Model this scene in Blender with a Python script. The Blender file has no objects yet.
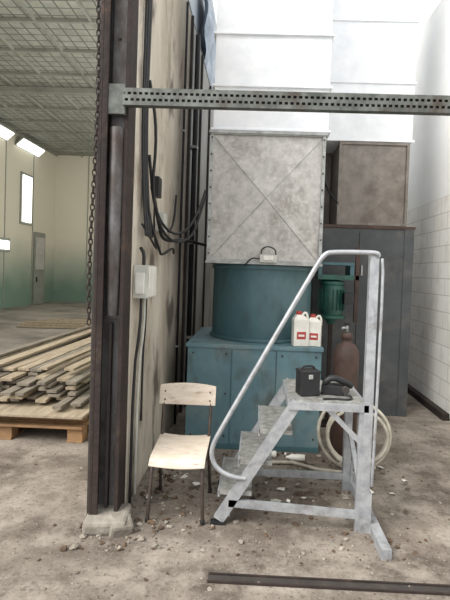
import bpy, bmesh, math, random
from mathutils import Vector, Matrix, Euler
random.seed(4)
scene=bpy.context.scene
scene.view_settings.view_transform='Standard'
scene.view_settings.exposure=0.32

def lin(c):
    r=[]
    for v in c:
        v=v/255.0
        r.append(v/12.92 if v<=0.04045 else ((v+0.055)/1.055)**2.4)
    return (r[0],r[1],r[2],1)

def mat(name,c1,c2=None,scale=4,rough=0.7,metal=0.0,bump=0.0,c3=None,scale3=1.2,t3=(0.52,0.68),stretch=(1,1,1),lo=0.35,hi=0.65,bscale=None,emit=0):
    m=bpy.data.materials.new(name); m.use_nodes=True
    nt=m.node_tree; N=nt.nodes; L=nt.links
    b=N['Principled BSDF']
    b.inputs['Roughness'].default_value=rough; b.inputs['Metallic'].default_value=metal
    b.inputs['Base Color'].default_value=lin(c1)
    tc=N.new('ShaderNodeTexCoord'); mp=N.new('ShaderNodeMapping'); mp.inputs['Scale'].default_value=stretch
    L.new(tc.outputs['Object'],mp.inputs['Vector'])
    out=None
    if c2:
        n=N.new('ShaderNodeTexNoise'); n.inputs['Scale'].default_value=scale; n.inputs['Detail'].default_value=8; n.inputs['Roughness'].default_value=0.65
        L.new(mp.outputs['Vector'],n.inputs['Vector'])
        r=N.new('ShaderNodeValToRGB'); r.color_ramp.elements[0].position=lo; r.color_ramp.elements[1].position=hi
        r.color_ramp.elements[0].color=lin(c1); r.color_ramp.elements[1].color=lin(c2)
        L.new(n.outputs['Fac'],r.inputs['Fac']); out=r.outputs['Color']
        if c3:
            n3=N.new('ShaderNodeTexNoise'); n3.inputs['Scale'].default_value=scale3; n3.inputs['Detail'].default_value=10; n3.inputs['Roughness'].default_value=0.7
            L.new(mp.outputs['Vector'],n3.inputs['Vector'])
            mr=N.new('ShaderNodeMapRange'); mr.inputs['From Min'].default_value=t3[0]; mr.inputs['From Max'].default_value=t3[1]
            L.new(n3.outputs['Fac'],mr.inputs['Value'])
            mx=N.new('ShaderNodeMix'); mx.data_type='RGBA'; L.new(mr.outputs['Result'],mx.inputs['Factor'])
            L.new(out,mx.inputs[6]); mx.inputs[7].default_value=lin(c3); out=mx.outputs[2]
        L.new(out,b.inputs['Base Color'])
    if bump:
        nb=N.new('ShaderNodeTexNoise'); nb.inputs['Scale'].default_value=bscale or scale*4; nb.inputs['Detail'].default_value=6
        L.new(mp.outputs['Vector'],nb.inputs['Vector'])
        bp=N.new('ShaderNodeBump'); bp.inputs['Strength'].default_value=bump; bp.inputs['Distance'].default_value=0.02
        L.new(nb.outputs['Fac'],bp.inputs['Height']); L.new(bp.outputs['Normal'],b.inputs['Normal'])
    if emit:
        b.inputs['Emission Color'].default_value=lin(c1); b.inputs['Emission Strength'].default_value=emit
    return m

class B:
    def __init__(s,name,bevel=0.0):
        s.name=name; s.bm=bmesh.new(); s.mats=[]; s.bevel=bevel
    def mi(s,m):
        if m not in s.mats: s.mats.append(m)
        return s.mats.index(m)
    def faces(s,vs,fs,m,smooth=False):
        i=s.mi(m); bv=[s.bm.verts.new(v) for v in vs]
        for f in fs:
            try:
                fc=s.bm.faces.new([bv[k] for k in f]); fc.material_index=i; fc.smooth=smooth
            except ValueError: pass
    def box(s,a,b,m):
        x0,y0,z0=[min(a[i],b[i]) for i in range(3)]; x1,y1,z1=[max(a[i],b[i]) for i in range(3)]
        vs=[(x0,y0,z0),(x1,y0,z0),(x1,y1,z0),(x0,y1,z0),(x0,y0,z1),(x1,y0,z1),(x1,y1,z1),(x0,y1,z1)]
        s.faces(vs,[(0,3,2,1),(4,5,6,7),(0,1,5,4),(1,2,6,5),(2,3,7,6),(3,0,4,7)],m)
    def obox(s,c,size,m,rot=(0,0,0)):
        R=Euler(rot).to_matrix(); h=[v/2 for v in size]; c=Vector(c)
        vs=[c+R@Vector((sx*h[0],sy*h[1],sz*h[2])) for sz in(-1,1) for sx,sy in((-1,-1),(1,-1),(1,1),(-1,1))]
        s.faces(vs,[(0,3,2,1),(4,5,6,7),(0,1,5,4),(1,2,6,5),(2,3,7,6),(3,0,4,7)],m)
    def beam(s,p,q,w,h,m,side=(0,1,0)):
        p=Vector(p);q=Vector(q);d=(q-p).normalized(); sd=Vector(side); sd=(sd-d*sd.dot(d)).normalized(); up=d.cross(sd)
        vs=[o+sd*a*w/2+up*b_*h/2 for o in(p,q) for a,b_ in((-1,-1),(1,-1),(1,1),(-1,1))]
        s.faces(vs,[(0,3,2,1),(4,5,6,7),(0,1,5,4),(1,2,6,5),(2,3,7,6),(3,0,4,7)],m)
    def tube(s,pts,r,m,seg=10,smoothpath=0,closed=False):
        pts=[Vector(p) for p in pts]
        for _ in range(smoothpath):
            n=[pts[0]]
            for a,b in zip(pts,pts[1:]): n+= [a.lerp(b,.25),a.lerp(b,.75)]
            n.append(pts[-1]); pts=n
        i=s.mi(m); rings=[]; prev=None
        n=len(pts)
        for k,p in enumerate(pts):
            if closed: d=pts[(k+1)%n]-pts[k-1]
            else: d=(pts[min(k+1,n-1)]-pts[max(k-1,0)])
            d=d.normalized() if d.length>1e-9 else Vector((0,0,1))
            if prev is None:
                a=Vector((0,0,1)) if abs(d.z)<.9 else Vector((1,0,0)); prev=(a-d*a.dot(d)).normalized()
            else:
                prev=(prev-d*prev.dot(d)).normalized()
            c=d.cross(prev)
            rings.append([s.bm.verts.new(p+r*(prev*math.cos(2*math.pi*j/seg)+c*math.sin(2*math.pi*j/seg))) for j in range(seg)])
        R=range(n) if closed else range(n-1)
        for k in R:
            A=rings[k];Bq=rings[(k+1)%n]
            for j in range(seg):
                f=s.bm.faces.new((A[j],A[(j+1)%seg],Bq[(j+1)%seg],Bq[j])); f.material_index=i; f.smooth=True
        if not closed:
            f=s.bm.faces.new(rings[0][::-1]); f.material_index=i
            f=s.bm.faces.new(rings[-1]); f.material_index=i
    def lathe(s,c,prof,m,seg=32,axis='z'):
        c=Vector(c); i=s.mi(m); rings=[]
        for r,h in prof:
            ring=[]
            for j in range(seg):
                a=2*math.pi*j/seg; x,y=r*math.cos(a),r*math.sin(a)
                v=Vector((x,y,h)) if axis=='z' else (Vector((x,h,y)) if axis=='y' else Vector((h,x,y)))
                ring.append(s.bm.verts.new(c+v))
            rings.append(ring)
        for A,Q in zip(rings,rings[1:]):
            for j in range(seg):
                f=s.bm.faces.new((A[j],A[(j+1)%seg],Q[(j+1)%seg],Q[j])); f.material_index=i; f.smooth=True
        f=s.bm.faces.new(rings[0][::-1]); f.material_index=i
        f=s.bm.faces.new(rings[-1]); f.material_index=i
    def done(s,parent=None):
        bmesh.ops.recalc_face_normals(s.bm,faces=s.bm.faces)
        vs=s.bm.verts
        xs=[v.co.x for v in vs];ys=[v.co.y for v in vs];zs=[v.co.z for v in vs]
        o=Vector(((min(xs)+max(xs))/2,(min(ys)+max(ys))/2,min(zs)))
        for v in vs: v.co-=o
        me=bpy.data.meshes.new(s.name); s.bm.to_mesh(me); s.bm.free()
        for m in s.mats: me.materials.append(m)
        ob=bpy.data.objects.new(s.name,me); ob.location=o; scene.collection.objects.link(ob)
        if s.bevel:
            bv=ob.modifiers.new('bevel','BEVEL'); bv.width=s.bevel; bv.segments=2; bv.limit_method='ANGLE'; bv.angle_limit=math.radians(50)
        if parent:
            ob.parent=parent; ob.location=o-parent.location
        return ob

# ------------------------------------------------------------ materials
def grit(m,scale=60,amt=.35,dark=(45,40,35),a=.55,b_=.7,detail=4,stretch=(1,1,1)):
    nt=m.node_tree;N=nt.nodes;L=nt.links;b=N['Principled BSDF']
    src=b.inputs['Base Color'].links[0].from_socket
    tc=N.new('ShaderNodeTexCoord'); mp=N.new('ShaderNodeMapping'); mp.inputs['Scale'].default_value=stretch; mp.inputs['Location'].default_value=(3.3,1.7,.4)
    n=N.new('ShaderNodeTexNoise'); n.inputs['Scale'].default_value=scale; n.inputs['Detail'].default_value=detail
    L.new(tc.outputs['Object'],mp.inputs['Vector']); L.new(mp.outputs['Vector'],n.inputs['Vector'])
    mr=N.new('ShaderNodeMapRange'); mr.inputs['From Min'].default_value=a; mr.inputs['From Max'].default_value=b_; mr.inputs['To Max'].default_value=amt
    L.new(n.outputs['Fac'],mr.inputs['Value'])
    mx=N.new('ShaderNodeMix'); mx.data_type='RGBA'; L.new(mr.outputs['Result'],mx.inputs['Factor']); L.new(src,mx.inputs[6]); mx.inputs[7].default_value=lin(dark)
    L.new(mx.outputs[2],b.inputs['Base Color'])
M_floor=mat('floor_concrete',(146,137,126),(110,101,91),scale=2.6,rough=.88,bump=.35,c3=(80,70,61),scale3=2.0,t3=(.50,.66),bscale=22,lo=.36,hi=.62)
grit(M_floor,38,.6); grit(M_floor,1.1,.6,(78,68,59),.52,.64,12,(1,2.2,1)); grit(M_floor,7,.35,(158,150,139),.56,.68,10); grit(M_floor,90,.5,(180,172,160),.6,.72)
M_cream=mat('partition_paint_cream',(204,196,182),(166,155,138),scale=2.2,rough=.75,bump=.15,c3=(104,86,70),scale3=2.4,t3=(.54,.70),stretch=(1,1,.4))
grit(M_cream,3.5,.8,(66,54,46),.58,.68,10,(1,1,.5))
M_gpanel=mat('partition_paint_grey',(160,158,150),(124,122,116),scale=2.5,rough=.6,bump=.1,c3=(88,80,72),scale3=1.8,stretch=(1,1,.4))
M_boothframe=mat('booth_frame_paint',(140,142,132),(120,122,112),scale=2.5,rough=.6)
M_booth_shell=mat('booth_shell_sheet',(180,188,194),(150,158,166),scale=1.5,rough=.6)
M_rust=mat('rusty_steel',(56,44,39),(38,31,29),scale=7,rough=.8,metal=.2,bump=.3,c3=(86,68,56),scale3=5,t3=(.55,.75))
M_steelblue=mat('worn_steel',(112,112,112),(76,74,72),scale=3,rough=.5,metal=.35,bump=.1,c3=(60,48,42),scale3=3,t3=(.46,.62),stretch=(1,1,.5))
M_galv=mat('galvanised_sheet',(194,191,186),(162,159,154),scale=14,rough=.5,metal=.2,bump=.06,c3=(138,132,123),scale3=2.2,stretch=(1,1,.8))
grit(M_galv,30,.5,(203,201,196),.5,.7)
M_galvw=mat('overexposed_galvanised_sheet',(236,238,240),(222,225,229),scale=5,rough=.55,metal=.0,bump=.04)  # near-white copy of the galvanised sheet, overexposure put into the colour
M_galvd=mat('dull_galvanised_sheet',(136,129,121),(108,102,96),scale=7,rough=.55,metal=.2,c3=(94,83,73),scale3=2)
M_seam=mat('galvanised_flange',(176,178,176),(136,136,132),scale=12,rough=.45,metal=.4)
M_strut=mat('zinc_strut',(108,111,106),(74,77,72),scale=14,rough=.5,metal=.4,c3=(70,58,48),scale3=5,t3=(.5,.7))
M_blue=mat('blue_green_paint',(98,130,138),(84,114,122),scale=2.5,rough=.6,bump=.05,c3=(126,136,133),scale3=2,t3=(.5,.75))
grit(M_blue,5,.7,(70,76,74),.56,.68,10,(1,1,.5))
M_teal=mat('teal_tank_paint',(70,104,111),(58,88,95),scale=3,rough=.5,bump=.05,c3=(96,118,120),scale3=1.6,t3=(.5,.8),stretch=(1,1,.5))
grit(M_teal,6,.5,(56,68,70),.56,.68,10,(1,1,.4))
M_cab=mat('dark_cabinet_paint',(74,77,80),(58,61,64),scale=3,rough=.6,bump=.06,c3=(90,88,84),scale3=2)
M_wood=mat('rough_sawn_wood',(166,152,130),(130,116,96),scale=5,rough=.85,stretch=(6,.6,6),bump=.2)
M_wood2=mat('weathered_wood',(134,125,111),(98,90,79),scale=5,rough=.9,stretch=(6,.6,6),bump=.2)
M_wood3=mat('pallet_wood',(156,122,86),(116,90,64),scale=5,rough=.85,bump=.2)
M_ply=mat('chair_plywood',(212,200,185),(194,179,160),scale=6,rough=.6,stretch=(1,5,5),c3=(146,122,104),scale3=5,t3=(.56,.72))
M_chairsteel=mat('chair_steel_tube',(84,74,66),(58,50,46),scale=20,rough=.5,metal=.4)
M_alu=mat('aluminium',(180,182,184),(148,150,154),scale=14,rough=.42,metal=.4,bump=.05,c3=(110,106,99),scale3=6,t3=(.54,.72))
M_alutread=mat('aluminium_tread',(164,164,160),(116,114,108),scale=20,rough=.55,metal=.3,bump=.4,bscale=90)
M_black=mat('black_plastic',(22,22,24),(34,34,36),scale=12,rough=.5)
M_cable=mat('black_cable_rubber',(20,20,22),(32,32,34),scale=20,rough=.6)
M_white=mat('white_plastic',(228,226,218),(208,204,194),scale=10,rough=.45)
M_red=mat('red_label',(176,62,56),(150,50,46),scale=12,rough=.5)
M_ebox=mat('electrical_box_grey',(200,200,192),(176,176,168),scale=8,rough=.55)
M_green=mat('green_motor_paint',(40,92,80),(28,66,58),scale=8,rough=.45,bump=.05)
M_brown=mat('rust_brown_paint',(80,58,49),(58,44,38),scale=5,rough=.65,bump=.1,c3=(50,38,34),scale3=4)
M_hose=mat('cream_hose',(186,180,166),(150,143,129),scale=12,rough=.55)
M_rubble=mat('rubble',(156,148,136),(100,92,82),scale=12,rough=.95)
M_rubble2=mat('rubble_brown',(98,78,60),(60,50,42),scale=12,rough=.95)
M_lamp=mat('fluorescent_diffuser',(250,252,248),rough=.5,emit=2.0)
M_darkseam=mat('dark_seam',(44,40,38),(62,56,52),scale=8,rough=.7)
M_conc=mat('rough_concrete',(150,144,134),(112,104,94),scale=7,rough=.95,bump=.5)
M_tarp=mat('blue_grey_tarpaulin',(180,192,204),(140,152,166),scale=4,rough=.5)

def block_mat():
    m=bpy.data.materials.new('painted_block_wall'); m.use_nodes=True; nt=m.node_tree;N=nt.nodes;L=nt.links;b=N['Principled BSDF']
    tc=N.new('ShaderNodeTexCoord'); sp=N.new('ShaderNodeSeparateXYZ'); cb=N.new('ShaderNodeCombineXYZ')
    L.new(tc.outputs['Object'],sp.inputs[0]); L.new(sp.outputs['Y'],cb.inputs['X']); L.new(sp.outputs['Z'],cb.inputs['Y'])
    br=N.new('ShaderNodeTexBrick'); br.inputs['Scale'].default_value=1; br.inputs['Brick Width'].default_value=.42; br.inputs['Row Height'].default_value=.2
    br.inputs['Mortar Size'].default_value=.006; br.inputs['Mortar Smooth'].default_value=.4
    br.inputs['Color1'].default_value=lin((246,244,238)); br.inputs['Color2'].default_value=lin((240,237,229)); br.inputs['Mortar'].default_value=lin((206,200,190))
    L.new(cb.outputs[0],br.inputs['Vector'])
    n=N.new('ShaderNodeTexNoise'); n.inputs['Scale'].default_value=6; n.inputs['Detail'].default_value=8; L.new(tc.outputs['Object'],n.inputs['Vector'])
    mr=N.new('ShaderNodeMapRange'); mr.inputs['From Min'].default_value=.5; mr.inputs['From Max'].default_value=.75; mr.inputs['To Max'].default_value=.5
    L.new(n.outputs['Fac'],mr.inputs['Value'])
    mx=N.new('ShaderNodeMix'); mx.data_type='RGBA'; L.new(mr.outputs['Result'],mx.inputs['Factor']); L.new(br.outputs['Color'],mx.inputs[6]); mx.inputs[7].default_value=lin((214,207,196))
    L.new(mx.outputs[2],b.inputs['Base Color'])
    bp=N.new('ShaderNodeBump'); bp.inputs['Strength'].default_value=.3; bp.inputs['Distance'].default_value=.01; bp.invert=True
    L.new(br.outputs['Fac'],bp.inputs['Height']); L.new(bp.outputs['Normal'],b.inputs['Normal']); b.inputs['Roughness'].default_value=.9
    return m
M_block=block_mat()
M_blockblown=mat('overexposed_block_wall',(250,250,248),(244,243,239),scale=3,rough=.9)  # blown-out light on the block wall painted as plain white

def booth_mat():
    m=bpy.data.materials.new('booth_wall_paint'); m.use_nodes=True; nt=m.node_tree;N=nt.nodes;L=nt.links;b=N['Principled BSDF']
    tc=N.new('ShaderNodeTexCoord'); sp=N.new('ShaderNodeSeparateXYZ'); L.new(tc.outputs['Object'],sp.inputs[0])
    n=N.new('ShaderNodeTexNoise'); n.inputs['Scale'].default_value=.5; n.inputs['Detail'].default_value=6; L.new(tc.outputs['Object'],n.inputs['Vector'])
    ad=N.new('ShaderNodeMath'); ad.operation='MULTIPLY_ADD'; L.new(n.outputs['Fac'],ad.inputs[0]); ad.inputs[1].default_value=2.2; L.new(sp.outputs['Z'],ad.inputs[2])
    mr=N.new('ShaderNodeMapRange'); mr.inputs['From Min'].default_value=1.6; mr.inputs['From Max'].default_value=3.9; L.new(ad.outputs[0],mr.inputs['Value'])
    mx=N.new('ShaderNodeMix'); mx.data_type='RGBA'; L.new(mr.outputs['Result'],mx.inputs['Factor']); mx.inputs[6].default_value=lin((106,130,114)); mx.inputs[7].default_value=lin((204,199,181))
    L.new(mx.outputs[2],b.inputs['Base Color']); b.inputs['Roughness'].default_value=.7
    return m
M_booth=booth_mat()
M_ceil=mat('ceiling_filter_mesh',(154,156,145),(128,130,120),scale=3,rough=.9,bump=.2)
def meshgrid(m):
    nt=m.node_tree;N=nt.nodes;L=nt.links;b=N['Principled BSDF']; src=b.inputs['Base Color'].links[0].from_socket
    tc=N.new('ShaderNodeTexCoord'); br=N.new('ShaderNodeTexBrick'); br.offset=0; br.inputs['Scale'].default_value=1
    br.inputs['Brick Width'].default_value=.25; br.inputs['Row Height'].default_value=.25; br.inputs['Mortar Size'].default_value=.018; br.inputs['Mortar Smooth'].default_value=.2
    L.new(tc.outputs['Object'],br.inputs['Vector'])
    mx=N.new('ShaderNodeMix'); mx.data_type='RGBA'; L.new(br.outputs['Fac'],mx.inputs['Factor']); L.new(src,mx.inputs[6]); mx.inputs[7].default_value=lin((94,96,90)); L.new(mx.outputs[2],b.inputs['Base Color'])
meshgrid(M_ceil)
M_bfloor=mat('booth_floor_concrete',(156,150,140),(124,118,109),scale=1.2,rough=.8,c3=(104,96,88),scale3=.7)
grit(M_bfloor,.6,.6,(88,82,74),.5,.65,10,(1,2,1))

# ------------------------------------------------------------ shell
b=B('floor'); b.box((-1.05,-3,-.1),(4.5,12,0),M_floor); b.box((-11,-3,-.1),(-1.05,4.6,0),M_floor); b.box((-11,4.6,-.1),(-1.05,20.4,0),M_bfloor); b.done()
PX=-0.82
b=B('wall_partition',.004)
ys=[2.97,4.25,5.1,6.0,7.0,9.5]
for i,(a,c) in enumerate(zip(ys,ys[1:])):
    b.box((PX-.16,a+.004,0),(PX,c-.004,4.4),M_cream if i in(0,1) else M_gpanel)
b.box((PX-.15,2.97,0),(PX-.03,9.5,4.39),M_darkseam)
b.box((PX-.16,2.97,4.4),(PX,9.5,4.44),M_darkseam)
b.done()
b=B('trim_1')
for y in (5.1,6.0,7.0): b.box((PX+.001,y-.015,0.0),(PX+.03,y+.015,4.38),M_darkseam)
b.done()
b=B('wall_booth_right'); b.box((-1.2,4.3,0),(-.985,20,6.5),M_booth_shell); b.box((-1.22,4.6,0),(-1.2,20,6.4),M_booth); b.done()
b=B('wall_booth_left'); b.box((-9.2,4,0),(-8.95,20,6.4),M_booth)
for y in range(6,20,2): b.box((-8.95,y-.02,0),(-8.93,y+.02,6.4),M_boothframe)
b.done()
b=B('wall_booth_back'); b.box((-9.2,20,0),(-1.08,20.25,6.4),M_booth)
for x in (-7.5,-6,-4.5,-3): b.box((x-.015,19.98,0),(x+.015,20,6.4),M_boothframe)
b.done()
b=B('ceiling'); b.box((-9.2,3,6.4),(-1.08,20.25,6.5),M_ceil); b.done()
b=B('ceiling_grid')
x=-8.9
while x<-1.3: b.box((x-.025,3.2,6.34),(x+.025,20,6.4),M_boothframe); x+=1.1
y=4.0
while y<20: b.box((-8.95,y-.03,6.33),(-1.22,y+.03,6.395),M_boothframe); y+=1.25
for y in (7.5,12.3): b.box((-8.95,y-.05,6.2),(-1.22,y+.05,6.33),M_boothframe)
b.done()
for k,(y0,y1) in enumerate(((16.6,18.2),(14.3,15.9),(12,13.6))):
    b=B('ceiling_lamp'); b.beam((-8.75,y0,6.02),(-8.75,y1,6.02),.34,.06,M_lamp,side=(.75,0,.66)); b.beam((-8.79,y0-.05,6.06),(-8.79,y1+.05,6.06),.42,.06,M_boothframe,side=(.75,0,.66)); b.done()
b=B('wall_lamp'); b.box((-8.94,17.1,3.2),(-8.86,17.75,4.95),M_lamp); b.box((-8.95,17.0,3.1),(-8.9,17.85,5.05),M_boothframe); b.done()
b=B('wall_lamp'); b.box((-8.94,15.4,2.1),(-8.86,16.2,2.4),M_lamp); b.box((-8.95,15.3,2.0),(-8.9,16.3,2.5),M_boothframe); b.done()
b=B('door_1'); b.box((-8.928,18.1,0),(-8.88,19.0,2.9),M_boothframe); b.box((-8.89,18.2,1.4),(-8.86,18.9,2.7),M_galv); b.box((-8.88,18.25,.9),(-8.84,18.3,1.1),M_black); b.done()

b=B('wall_right'); b.box((2.25,2.3,0),(2.5,9.7,2.6),M_block); b.box((2.25,2.3,2.6),(2.5,9.7,5.2),M_blockblown); b.done()  # upper part whitened without joints to stand in for overexposure
b=B('wall_back'); b.box((-.98,9.5,0),(2.25,9.7,3.6),M_conc); b.done()
b=B('kerb_timber',.004); b.beam((2.18,5.2,.04),(2.18,7.6,.04),.08,.08,M_rust,side=(1,0,0)); b.done()

# ------------------------------------------------------------ steel column
b=B('steel_column',.003)
b.box((-.985,2.76,0),(-.965,2.96,4.6),M_rust)
b.box((-.965,2.88,0),(-.835,2.9,4.6),M_steelblue)
b.box((-.84,2.80,0),(-.815,2.96,4.6),M_rust)
b.box((-.965,2.76,0),(-.93,2.775,4.6),M_rust)
b.box((-1.01,2.80,0),(-.985,2.84,4.6),M_darkseam)
b.box((-.93,2.83,1.28),(-.845,2.88,4.5),M_steelblue)
b.box((-.915,2.84,0.05),(-.895,2.88,1.25),M_darkseam)
b.box((-.95,2.765,2.52),(-.83,2.80,2.70),M_strut)
for z in (1.35,1.9,2.45,3.0,3.4):
    b.lathe((-.89,2.825,z),[(.011,-.006),(.011,.006)],M_darkseam,seg=8,axis='y')
b.lathe((-.885,2.815,1.3),[(.032,0),(.042,.35),(.046,1.15)],M_steelblue,seg=20)
b.done()
b=B('concrete_footing',.02)
b.obox((-.87,2.79,.04),(.26,.24,.08),M_conc,rot=(.02,-.03,.1)); b.obox((-.78,2.74,.03),(.14,.14,.09),M_conc,rot=(.2,.1,.5)); b.done()

b=B('hanging_chain')
z=4.5;k=0
while z>1.25:
    c=Vector((-.985+.012*math.sin(z*3),2.71,z)); pts=[]
    for j in range(12):
        a=2*math.pi*j/12; u=.011*math.cos(a); w=.022*math.sin(a)
        pts.append(c+(Vector((u,0,w)) if k%2 else Vector((0,u,w))))
    b.tube(pts,.0042,M_rust,seg=6,closed=True); z-=.034;k+=1
b.done()

b=B('slotted_steel_beam')
x0,x1=-.84,2.25; Y=2.75; Z0,Z1=2.575,2.668
b.box((x0,Y,Z0),(x1,Y+.003,Z0+.02),M_strut); b.box((x0,Y,Z0+.036),(x1,Y+.003,Z0+.058),M_strut); b.box((x0,Y,Z1-.02),(x1,Y+.003,Z1),M_strut)
b.box((x0,Y,Z1),(x1,Y+.05,Z1+.004),M_strut); b.box((x0,Y,Z0-.004),(x1,Y+.05,Z0),M_strut)
x=x0
while x<x1-.02:
    b.box((x,Y,Z0+.02),(x+.014,Y+.003,Z0+.036),M_strut); b.box((x+.016,Y,Z0+.058),(x+.030,Y+.003,Z1-.02),M_strut); x+=.034
b.box((x0,Y+.046,Z0),(x1,Y+.05,Z1),M_darkseam)
b.done()

# ------------------------------------------------------------ ventilation unit
def pyr(b,x0,x1,y,z0,z1,d,m):
    c=((x0+x1)/2,y-d,(z0+z1)/2)
    b.faces([(x0,y,z0),(x1,y,z0),(x1,y,z1),(x0,y,z1),c],[(0,1,4),(1,2,4),(2,3,4),(3,0,4)],m)
def frame(b,x0,x1,y,z0,z1,w,t,m):
    b.box((x0,y-t,z0),(x1,y,z0+w),m); b.box((x0,y-t,z1-w),(x1,y,z1),m); b.box((x0,y-t,z0+w),(x0+w,y,z1-w),m); b.box((x1-w,y-t,z0+w),(x1,y,z1-w),m)
b=B('square_ventilation_duct',.003)
b.box((-.46,4.22,1.69),(.57,5.25,2.86),M_galv); pyr(b,-.44,.55,4.219,1.71,2.83,.05,M_galv); frame(b,-.47,.58,4.22,1.68,2.87,.03,.02,M_seam)
for x in(-.44,.55):
    for z in(1.71,2.83): b.beam((x,4.215,z),(.055,4.167,2.27),.006,.005,M_seam,side=(1,0,0))
b.box((-.48,4.19,2.85),(.59,5.26,2.875),M_seam); b.box((-.48,4.19,1.67),(.59,5.26,1.69),M_seam)
for i in range(8):
    z=1.76+i*.15
    for x in(-.452,.562): b.lathe((x,4.195,z),[(.008,-.006),(.008,.006)],M_darkseam,seg=8,axis='y')
duct=b.done()
b=B('upper_ventilation_duct',.003)
b.box((-.45,4.24,2.88),(.60,5.25,5.2),M_galvw)
for z in (2.885,3.28,3.75,4.3): b.box((-.47,4.215,z),(.62,5.26,z+.02),M_galvw)
for z0,z1 in((2.93,3.27),(3.31,3.74),(3.78,4.29)): pyr(b,-.44,.59,4.239,z0,z1,.012,M_galvw)
b.done()
b=B('rear_ventilation_duct',.003)
b.box((.9,5.35,2.18),(1.68,6.2,3.12),M_galvd); pyr(b,.92,1.66,5.349,2.22,3.1,.03,M_galvd); frame(b,.89,1.69,5.35,2.18,3.13,.03,.02,M_galvd)
b.box((.62,5.36,3.14),(1.72,6.2,6.2),M_galvw)
b.box((.66,5.9,2.18),(.89,6.2,3.14),M_galvd)
for z in (3.14,3.8,4.5,5.2): b.box((.62,5.34,z),(1.74,5.37,z+.03),M_galvw)
for z0,z1 in((3.18,3.79),(3.84,4.49)): pyr(b,.64,1.7,5.359,z0,z1,.015,M_galvw)
b.tube([(.70,5.6,2.9),(.78,5.45,2.6),(.9,5.33,2.42)],.012,M_cable,smoothpath=1)
b.done()
b=B('round_fan_housing',.003)
b.lathe((.055,4.74,.947),[(.50,0),(.50,.72)],M_teal,seg=64)
b.lathe((.055,4.74,.947),[(.515,.0),(.515,.03)],M_teal,seg=64); b.lathe((.055,4.74,.947),[(.515,.68),(.515,.72)],M_teal,seg=64)
b.done()
b=B('fan_base_cabinet',.004)
b.box((-.6,4.1,.0),(.6,5.28,.93),M_blue); b.box((-.615,4.085,.91),(.615,5.28,.945),M_blue)
for x in (-.2,.2): b.box((x-.004,4.094,.02),(x+.004,4.1,.9),M_teal)
b.box((-.6,4.09,0),(.6,4.1,.05),M_teal)
for x in (-.55,-.25,.25,.55):
    for z in (.12,.5,.86): b.lathe((x,4.095,z),[(.009,-.006),(.009,.006)],M_darkseam,seg=8,axis='y')
b.done()
b=B('dark_filter_cabinet',.004)
b.box((.64,5.3,0),(1.76,6.4,2.14),M_cab); b.box((.63,5.29,2.14),(1.78,6.41,2.175),M_brown)
b.box((1.66,5.29,0),(1.77,5.3,2.14),M_cab); b.box((1.15,5.293,.05),(1.16,5.3,2.1),M_darkseam)
for z in (.4,1.6): b.box((1.18,5.28,z),(1.2,5.3,z+.12),M_seam)
b.done()
b=B('junction_box',.004)
b.box((.02,4.12,1.69),(.17,4.19,1.76),M_ebox); b.box((.05,4.11,1.71),(.14,4.12,1.75),M_white)
b.tube([(.03,4.16,1.76),(.03,4.16,1.81),(.09,4.16,1.84),(.16,4.16,1.81),(.16,4.16,1.76)],.006,M_cable,smoothpath=2)
b.tube([(.02,4.16,1.72),(-.05,4.16,1.73),(-.10,4.16,1.68),(-.12,4.17,1.65)],.006,M_cable,smoothpath=2)
b.done(parent=duct)

b=B('green_pump_motor',.002)
mx,my=.80,4.92
b.lathe((mx,my,1.22),[(.04,-.14),(.05,-.1),(.15,-.08),(.15,-.05),(.11,-.04),(.125,0),(.125,.24),(.115,.27),(.13,.28),(.13,.31),(.06,.33)],M_green,seg=32)
for j in range(20):
    a=2*math.pi*j/20; b.obox((mx+.13*math.cos(a),my+.13*math.sin(a),1.34),(.03,.006,.22),M_green,rot=(0,0,a))
b.box((mx-.17,my-.14,1.55),(mx+.2,my+.14,1.60),M_green); b.box((mx-.17,my-.14,1.6),(mx-.13,my+.14,1.72),M_teal); b.box((mx+.16,my-.14,1.6),(mx+.2,my+.14,1.72),M_teal); b.box((mx-.17,my-.15,1.70),(mx+.2,my+.15,1.73),M_teal)
b.box((mx+.10,my-.2,1.3),(mx+.2,my-.09,1.42),M_black)
b.box((mx-.05,my+.1,1.5),(mx+.05,5.27,1.6),M_green)
b.box((mx+.24,my-.02,1.1),(mx+.28,my+.02,1.9),M_brown); b.box((mx+.20,my-.02,1.55),(mx+.28,my+.02,1.6),M_brown)
b.box((mx-.02,my-.02,0),(mx+.02,my+.02,1.1),M_rust)
b.box((mx-.14,my-.12,0),(mx+.14,my+.12,.02),M_rust)
b.done()
b=B('gas_cylinder')
gx=.82
b.lathe((gx,4.12,0),[(.10,0),(.115,.02),(.115,.86),(.107,.93),(.08,.98),(.045,1.0),(.04,1.03),(.05,1.035),(.05,1.08),(.03,1.09)],M_brown,seg=32)
b.lathe((gx,4.12,1.09),[(.012,0),(.012,.07)],M_seam,seg=12); b.tube([(gx,4.12,1.13),(gx-.05,4.1,1.13)],.012,M_seam)
b.lathe((gx,4.12,1.16),[(.025,0),(.03,.015)],M_black,seg=12)
b.done()
b=B('coiled_hose')
pts=[]
for i in range(3*28+1):
    a=2*math.pi*i/28-1.2; t=i/28; R=.25+.03*math.sin(t*2.3)
    x=.85+R*math.cos(a)*1.08+.015*t; s=R*math.sin(a)*(1+.06*math.sin(2*t))
    pts.append((x,3.86+s*.28-.035*t,.28+s*.95-.014*math.cos(3*t)))
pts+= [(1.0,3.70,.02),(.8,3.66,.02),(.55,3.7,.02),(.35,3.82,.02),(.1,3.8,.02)]
b.tube(pts,.0145,M_hose,seg=8); b.done()

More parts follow.
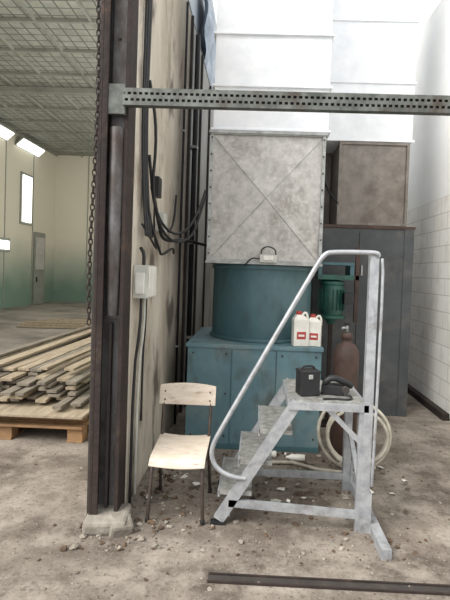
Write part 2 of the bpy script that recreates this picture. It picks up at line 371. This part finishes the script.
def canister(x,y,z,s=1,label=M_red,rot=.2):
    b=B('plastic_jerrycan',.008)
    w,d,h=.115*s,.08*s,.2*s
    R=Matrix.Rotation(rot,3,'Z')
    def P(a,bb,c): v=R@Vector((a,bb,0)); return (x+v.x,y+v.y,z+c)
    b.obox(P(0,0,h/2),(w,d,h),M_white,rot=(0,0,rot))
    b.faces([P(-w/2,-d/2,h),P(w/2,-d/2,h),P(w/2,d/2,h),P(-w/2,d/2,h),P(-w*.3,-d*.3,h+.035*s),P(w*.1,-d*.3,h+.035*s),P(w*.1,d*.3,h+.035*s),P(-w*.3,d*.3,h+.035*s)],[(0,1,5,4),(1,2,6,5),(2,3,7,6),(3,0,4,7),(4,5,6,7)],M_white)
    b.lathe(P(-w*.12,0,h+.03*s),[(.022*s,0),(.022*s,.03*s)],label,seg=16)
    b.tube([P(w*.1,0,h+.03*s),P(w*.3,0,h+.055*s),P(w*.47,0,h+.03*s),P(w*.47,0,h-.03)],.009*s,M_white,smoothpath=2)
    b.obox(P(0,-d/2-.001,h*.40),(w*.6,.003,h*.28),label,rot=(0,0,rot)); b.obox(P(0,-d/2-.003,h*.40),(w*.4,.003,h*.08),M_white,rot=(0,0,rot))
    b.done()
canister(.41,4.19,.947,1.2,M_red,.15); canister(.54,4.21,.947,1.1,M_red,-.2)

# ------------------------------------------------------------ electrics on partition
b=B('electrical_box',.004)
b.box((PX+.002,3.02,1.40),(PX+.10,3.26,1.62),M_ebox); b.box((PX+.10,3.03,1.41),(PX+.108,3.25,1.61),M_white); b.box((PX+.02,3.0,1.43),(PX+.08,3.02,1.57),M_white)
b.tube([(PX+.05,3.1,1.62),(PX+.05,3.1,1.70),(PX+.02,3.12,1.74)],.012,M_cable,smoothpath=1)
b.tube([(PX+.05,3.15,1.40),(PX+.05,3.15,1.2),(PX+.02,3.15,0.9),(PX+.02,3.15,.02)],.010,M_ebox,smoothpath=1)
b.tube([(PX+.05,3.06,1.40),(PX+.05,3.05,1.2),(PX+.02,3.03,0.9),(PX+.02,3.02,.02)],.010,M_cable,smoothpath=1)
b.tube([(PX+.05,3.2,1.40),(PX+.04,3.24,1.2),(PX+.02,3.27,1.0),(PX+.02,3.27,.5)],.008,M_cable,smoothpath=1)
b.done()
b=B('cable_bundle')
def cab(pts,r=.011,m=M_cable): b.tube(pts,r,m,seg=8,smoothpath=2)
for k in range(4):
    y=3.10+.04*k
    cab([(PX+.015+.01*(k%2),y,4.38),(PX+.02,y+.02*math.sin(k),3.4),(PX+.015,y-.02,2.6),(PX+.03,y+.03,2.05),(PX+.06,y+.02*k,1.82)],.009+.003*(k%3))
cab([(PX+.03,3.2,2.9),(PX+.09,3.22,2.55),(PX+.05,3.25,2.1),(PX+.12,3.5,1.80),(PX+.25,3.9,1.85),(PX+.30,4.10,2.12),(PX+.33,4.15,2.27)],.011)
cab([(PX+.03,3.25,2.4),(PX+.07,3.28,2.0),(PX+.14,3.6,1.86),(PX+.22,3.95,1.94),(PX+.30,4.10,2.18),(PX+.33,4.15,2.32)],.011)
cab([(PX+.03,3.15,2.3),(PX+.05,3.2,1.95),(PX+.1,3.35,1.74),(PX+.06,3.6,1.70),(PX+.1,3.9,1.79),(PX+.03,4.3,1.75)],.010)
cab([(PX+.03,3.35,2.2),(PX+.07,3.45,1.93),(PX+.05,3.7,1.82),(PX+.12,4.3,1.88),(PX+.3,4.6,1.85)],.014)
cab([(PX+.03,3.1,1.9),(PX+.06,3.15,1.84),(PX+.09,3.35,1.72),(PX+.02,3.5,1.85),(PX+.02,3.5,2.2)],.008)
cab([(PX+.03,3.7,2.0),(PX+.04,3.9,1.9),(PX+.04,4.2,2.0),(PX+.03,4.35,2.3)],.010)
b.box((PX+.002,3.48,2.15),(PX+.05,3.6,2.3),M_black); b.box((PX+.002,3.66,1.9),(PX+.06,3.8,2.05),M_ebox)
b.done()
b=B('conduit_pipe')
b.tube([(PX+.045,5.35,.0),(PX+.045,5.35,4.3)],.03,M_cable,seg=14)
for z in(.8,1.9,3.0): b.box((PX+.002,5.3,z),(PX+.08,5.4,z+.03),M_seam)
b.done()
b=B('conduit_pipe')
b.tube([(PX+.022,4.7,.0),(PX+.022,4.7,4.3)],.012,M_cable,seg=10)
for z in(.8,1.9,3.0): b.box((PX+.002,4.68,z),(PX+.036,4.72,z+.02),M_seam)
b.done()
b=B('tarpaulin_drape')
vs=[];fs=[];nx,nz=10,12
for i in range(nz+1):
    for j in range(nx+1):
        y=6.6+j*.14; z=4.5+i*.11; vs.append((-.89+.05*math.sin(j*1.3+i*.3)+.03*math.sin(i),y,z+.06*math.sin(j*.9)))
for i in range(nz):
    for j in range(nx): a=i*(nx+1)+j; fs.append((a,a+1,a+nx+2,a+nx+1))
b.faces(vs,fs,M_tarp,True); b.done()

# ------------------------------------------------------------ chair
b=B('school_chair',.0015)
cx=-.465; dy=-.05
def ply(fn,nx,ny,t,m):
    vs=[];fs=[]
    for s in(0,1):
        for i in range(ny+1):
            for j in range(nx+1): vs.append(fn(j/nx,i/ny,s*t))
    n=(nx+1)*(ny+1)
    for i in range(ny):
        for j in range(nx):
            a=i*(nx+1)+j; fs.append((a,a+1,a+nx+2,a+nx+1)); fs.append((n+a,n+a+nx+1,n+a+nx+2,n+a+1))
    for j in range(nx):
        fs.append((j,j+n,j+n+1,j+1)); a=ny*(nx+1)+j; fs.append((a,a+1,a+n+1,a+n))
    for i in range(ny):
        a=i*(nx+1); fs.append((a,a+nx+1,a+nx+1+n,a+n)); a+=nx; fs.append((a,a+n,a+n+nx+1,a+nx+1))
    b.faces(vs,fs,m,True)
def seat(u,v,t):
    x=cx+(u-.5)*.355; y=2.90+dy+v*.37
    z=.385+.045*v-.012*math.cos((u-.5)*math.pi)+(-.03*(1-v*6)**2 if v<.167 else 0)+t
    return (x,y,z)
ply(seat,12,12,.011,M_ply)
def back(u,v,t):
    x=cx+(u-.5)*.40; y=3.30+dy+.035*math.cos((u-.5)*math.pi)-t+v*.03; z=.63+v*.15-.01*(2*u-1)**2*(1 if v>.5 else -1)
    return (x,y,z)
ply(back,12,4,.011,M_ply)
for s in(-1,1):
    xs=cx+s*.16
    b.tube([(cx+s*.175,2.90+dy,0.0),(xs,2.93+dy,.35),(xs,2.97+dy,.375),(xs,3.22+dy,.41),(xs,3.25+dy,.415)],.0115,M_chairsteel,smoothpath=1)
    b.tube([(cx+s*.18,3.32+dy,0.0),(cx+s*.17,3.25+dy,.30),(cx+s*.165,3.25+dy,.45),(cx+s*.17,3.315+dy,.66),(cx+s*.17,3.345+dy,.76)],.0115,M_chairsteel,smoothpath=1)
b.tube([(cx-.16,2.95+dy,.365),(cx+.16,2.95+dy,.365)],.010,M_chairsteel); b.tube([(cx-.165,3.23+dy,.40),(cx+.165,3.23+dy,.40)],.010,M_chairsteel)
for s in(-1,1):
    b.lathe((cx+s*.175,2.90+dy,0),[(.015,0),(.015,.03)],M_black,seg=12); b.lathe((cx+s*.18,3.32+dy,0),[(.015,0),(.015,.03)],M_black,seg=12)
    for z in(.67,.73): b.lathe((cx+s*.16,3.30+dy,z),[(.006,-.004),(.006,.004)],M_chairsteel,seg=10,axis='y')
b.done()

# ------------------------------------------------------------ mobile step platform
b=B('aluminium_step_platform',.003)
N_,F_=2.87,3.42
for y in (N_,F_):
    b.beam((-.19,y,.03),(.28,y,.80),.03,.07,M_alu)
    b.box((-.24,y-.02,0),(-.15,y+.02,.02),M_black)
for z in (.2,.4,.6):
    x=-.19+.47*(z-.03)/.77
    b.box((x-.11,N_+.015,z-.02),(x+.10,F_-.015,z+.01),M_alutread); b.box((x-.115,N_+.015,z-.035),(x-.105,F_-.015,z+.012),M_alu)
b.box((.22,N_-.03,.755),(.72,F_+.03,.80),M_alu); b.box((.235,N_-.01,.80),(.69,F_+.01,.812),M_alutread)
b.box((.69,N_-.03,0),(.745,N_+.02,1.74),M_alu); b.box((.665,N_-.02,0),(.69,N_+.01,.76),M_alu)
b.box((.69,F_-.02,0),(.745,F_+.03,.78),M_alu)
b.beam((-.13,N_,.14),(.69,N_,.10),.03,.045,M_alu); b.beam((-.13,F_,.10),(.70,F_,.10),.03,.045,M_alu)
b.box((-.16,N_,.05),(-.12,F_,.09),M_alu)
b.beam((.45,N_+.01,.78),(.69,N_+.01,.55),.02,.03,M_alu)
b.box((.755,2.58,.0),(.815,3.56,.06),M_alu); b.box((.755,2.575,0),(.815,2.58,.06),M_alu)
b.box((.745,N_-.03,.0),(.76,N_+.03,.25),M_alu); b.box((.745,F_-.03,.0),(.76,F_+.03,.2),M_alu)
b.beam((.72,F_,.5),(.72,N_,.12),.03,.03,M_alu,side=(1,0,0))
yr=N_-.035
b.tube([(.72,N_,1.70),(.745,yr,1.735),(.70,yr,1.745),(.47,yr,1.74),(.41,yr,1.73),(.36,yr,1.65),(-.20,yr,.60),(-.245,yr,.50),(-.24,yr,.42),(-.20,yr,.36),(-.12,yr,.32),(-.03,N_-.01,.30)],.015,M_alu,seg=12,smoothpath=2)
b.tube([(.76,yr,1.71),(.77,yr,1.60),(.765,yr,.9),(.755,yr,.3)],.009,M_alu,smoothpath=1)
b.done()
b=B('black_tool_case',.006)
b.obox((.355,3.0,.888),(.13,.11,.145),M_black,rot=(0,0,.25)); b.obox((.355,3.0,.968),(.135,.115,.02),M_black,rot=(0,0,.25))
b.tube([(.31,2.99,.975),(.32,2.99,1.0),(.39,3.01,1.0),(.40,3.01,.975)],.007,M_black,smoothpath=1); b.obox((.368,2.942,.94),(.03,.01,.03),M_seam,rot=(0,0,.25))
b.done()
b=B('power_drill',.006)
b.obox((.53,3.05,.845),(.15,.10,.06),M_black,rot=(0,0,-.2)); b.tube([(.46,3.02,.89),(.52,3.02,.93),(.60,3.02,.90),(.65,3.04,.87)],.022,M_black,smoothpath=1)
b.lathe((.60,3.0,.855),[(.025,-.03),(.022,.03)],M_darkseam,seg=16,axis='y')
b.tube([(.60,2.98,.83),(.64,2.93,.822),(.60,2.88,.82),(.52,2.9,.82),(.44,2.88,.82)],.006,M_cable,smoothpath=2)
b.done()

b=B('floor_track_rail')
b.box((-.2,2.31,0),(2.2,2.32,.012),M_rust); b.box((-.2,2.37,0),(2.2,2.38,.012),M_rust); b.box((-.2,2.32,0),(2.2,2.37,.004),M_darkseam); b.done()

# ------------------------------------------------------------ timber stack
b=B('wooden_pallet',.003)
for x in (-2.9,-2.25,-1.6): 
    for y in (4.15,5.0,5.8): b.box((x-.07,y-.06,.02),(x+.07,y+.06,.11),M_wood3)
    b.box((x-.07,4.08,0),(x+.07,5.9,.02),M_wood3)
    b.box((x-.07,4.08,.11),(x+.07,5.9,.13),M_wood3)
y=4.05
while y<5.9: b.box((-3.0,y,.13),(-1.52,y+.1,.152),M_wood3); y+=.13
b.done()
b=B('timber_batten',.003)
for y in (4.2,5.0,5.8): b.box((-3.05,y,.152),(-1.55,y+.09,.24),M_wood3)
b.done()
b=B('plywood_sheet',.002); b.box((-3.1,4.0,.24),(-1.5,6.4,.262),M_wood)
b.done()
b=B('timber_plank_stack',.002)
for L_ in range(7):
    z=.262+L_*.040; x=-3.2+.04*L_
    if L_ in(0,): 
        for y in(4.6,6.0,7.2): b.box((-3.1,y,z),(-1.6,y+.07,z+.03),M_wood2)
    z+=.032
    while x<-1.66-.03*L_:
        w=random.choice((.08,.10,.12)); sk=random.uniform(-.06,.06)+ (.12 if L_>4 else 0); y0=4.2+random.uniform(-.12,.3)+.04*L_
        if L_<5 or random.random()<.7:
            b.beam((x+w/2,y0,z+.014),(x+w/2+sk,y0+random.uniform(3.3,4.5),z+.014+random.uniform(0,.03)),w,.028,random.choice((M_wood,M_wood2,M_wood2)),side=(1,0,0))
        x+=w+random.uniform(.01,.05)
b.done()
b=B('plank_pile',.003)
for i in range(9):
    b.beam((-6.0+i*.05,11.4+i*.12,.03+.045*(i%3)),(-3.0,11.7+i*.12,.03+.045*(i%3)),.14,.04,M_wood,side=(0,1,0))
b.done()

# ------------------------------------------------------------ debris
def rocks(b,n,area,smin,smax,mats):
    for _ in range(n):
        x=random.uniform(area[0],area[1]); y=random.uniform(area[2],area[3])
        s=random.uniform(smin,smax)*(random.random()**1.5*.8+.3)
        m=random.choice(mats); i=b.mi(m)
        r=bmesh.ops.create_icosphere(b.bm,subdivisions=1,radius=s,matrix=Matrix.Translation((x,y,s*.25))@Matrix.Rotation(random.uniform(0,6),4,'Z')@Matrix.Diagonal((1,random.uniform(.5,1),random.uniform(.3,.7),1)))
        for v in r['verts']:
            v.co+=Vector([random.uniform(-.25,.25)*s for _ in range(3)]); v.co.z=max(v.co.z,0.0)
            for f in v.link_faces: f.material_index=i
b=B('rubble_debris')
rocks(b,650,(-1.0,1.9,1.9,4.05),.004,.015,[M_rubble,M_rubble,M_rubble2])
rocks(b,480,(-.8,.9,2.5,4.05),.006,.026,[M_rubble,M_rubble2,M_rubble2])
rocks(b,120,(-1.05,-.5,2.5,2.9),.006,.03,[M_rubble,M_rubble2])
rocks(b,160,(-.8,-.55,3.0,4.1),.008,.03,[M_rubble,M_rubble2])
rocks(b,120,(.9,2.1,2.6,5.2),.006,.02,[M_rubble,M_rubble2])
rocks(b,160,(-3.0,-1.1,1.9,4.0),.004,.015,[M_rubble,M_rubble2])
for _ in range(110):
    x=random.uniform(-.75,1.3); y=random.uniform(3.1,4.05); s=random.uniform(.012,.04); a=random.uniform(0,6)
    vs=[(x+s*math.cos(a+k*1.57)*random.uniform(.7,1.2),y+s*math.sin(a+k*1.57)*random.uniform(.7,1.2),.004+random.uniform(0,.02)) for k in range(4)]
    b.faces(vs,[(0,1,2),(0,2,3)],random.choice((M_white,M_rubble,M_wood2,M_rubble2)))
b.done()
for x,y,l in ((.1,3.95,.12),(.3,3.90,.16),(-.62,3.8,.14)):
    b=B('crumpled_bottle'); b.lathe((x,y,.03),[(.012,0),(.012,.02),(.03,.05),(.026,.08),(.031,.1),(.028,l)],M_white,seg=12,axis='x'); b.done()

# ------------------------------------------------------------ lights
w=bpy.data.worlds.new('World'); scene.world=w; w.use_nodes=True
bg=w.node_tree.nodes['Background']; bg.inputs['Color'].default_value=(.98,.99,1,1); bg.inputs['Strength'].default_value=1.1
sl=bpy.data.lights.new('sun','SUN'); sl.energy=4.2; sl.angle=math.radians(40); sl.color=(1,.98,.94); so=bpy.data.objects.new('sun',sl); scene.collection.objects.link(so)
so.rotation_euler=Vector((-.85,-.6,1)).to_track_quat('Z','Y').to_euler(); so.location=(-3,-4,9)
for y in (7,11,15.5):  # fill lamps added out of view to brighten the booth interior
    l=bpy.data.lights.new('booth_fill_light','AREA'); l.shape='RECTANGLE'; l.size=.8; l.size_y=2.6; l.energy=140; l.color=(1,.97,.92)
    o=bpy.data.objects.new('booth_fill_light',l); o.location=(-1.3,y,3.6); o.rotation_euler=(0,math.radians(90),0); scene.collection.objects.link(o)

# ------------------------------------------------------------ camera
cam=bpy.data.cameras.new('camera'); co=bpy.data.objects.new('camera',cam); scene.collection.objects.link(co); scene.camera=co
cam.lens=27.6; cam.sensor_width=36; cam.shift_x=-.033; cam.shift_y=-.027
co.matrix_world=Matrix.Translation((0,0,1.6))@Matrix.Rotation(math.radians(1.5),4,'Z')@Matrix.Rotation(math.radians(90-1.5),4,'X')@Matrix.Rotation(math.radians(2.0),4,'Z')
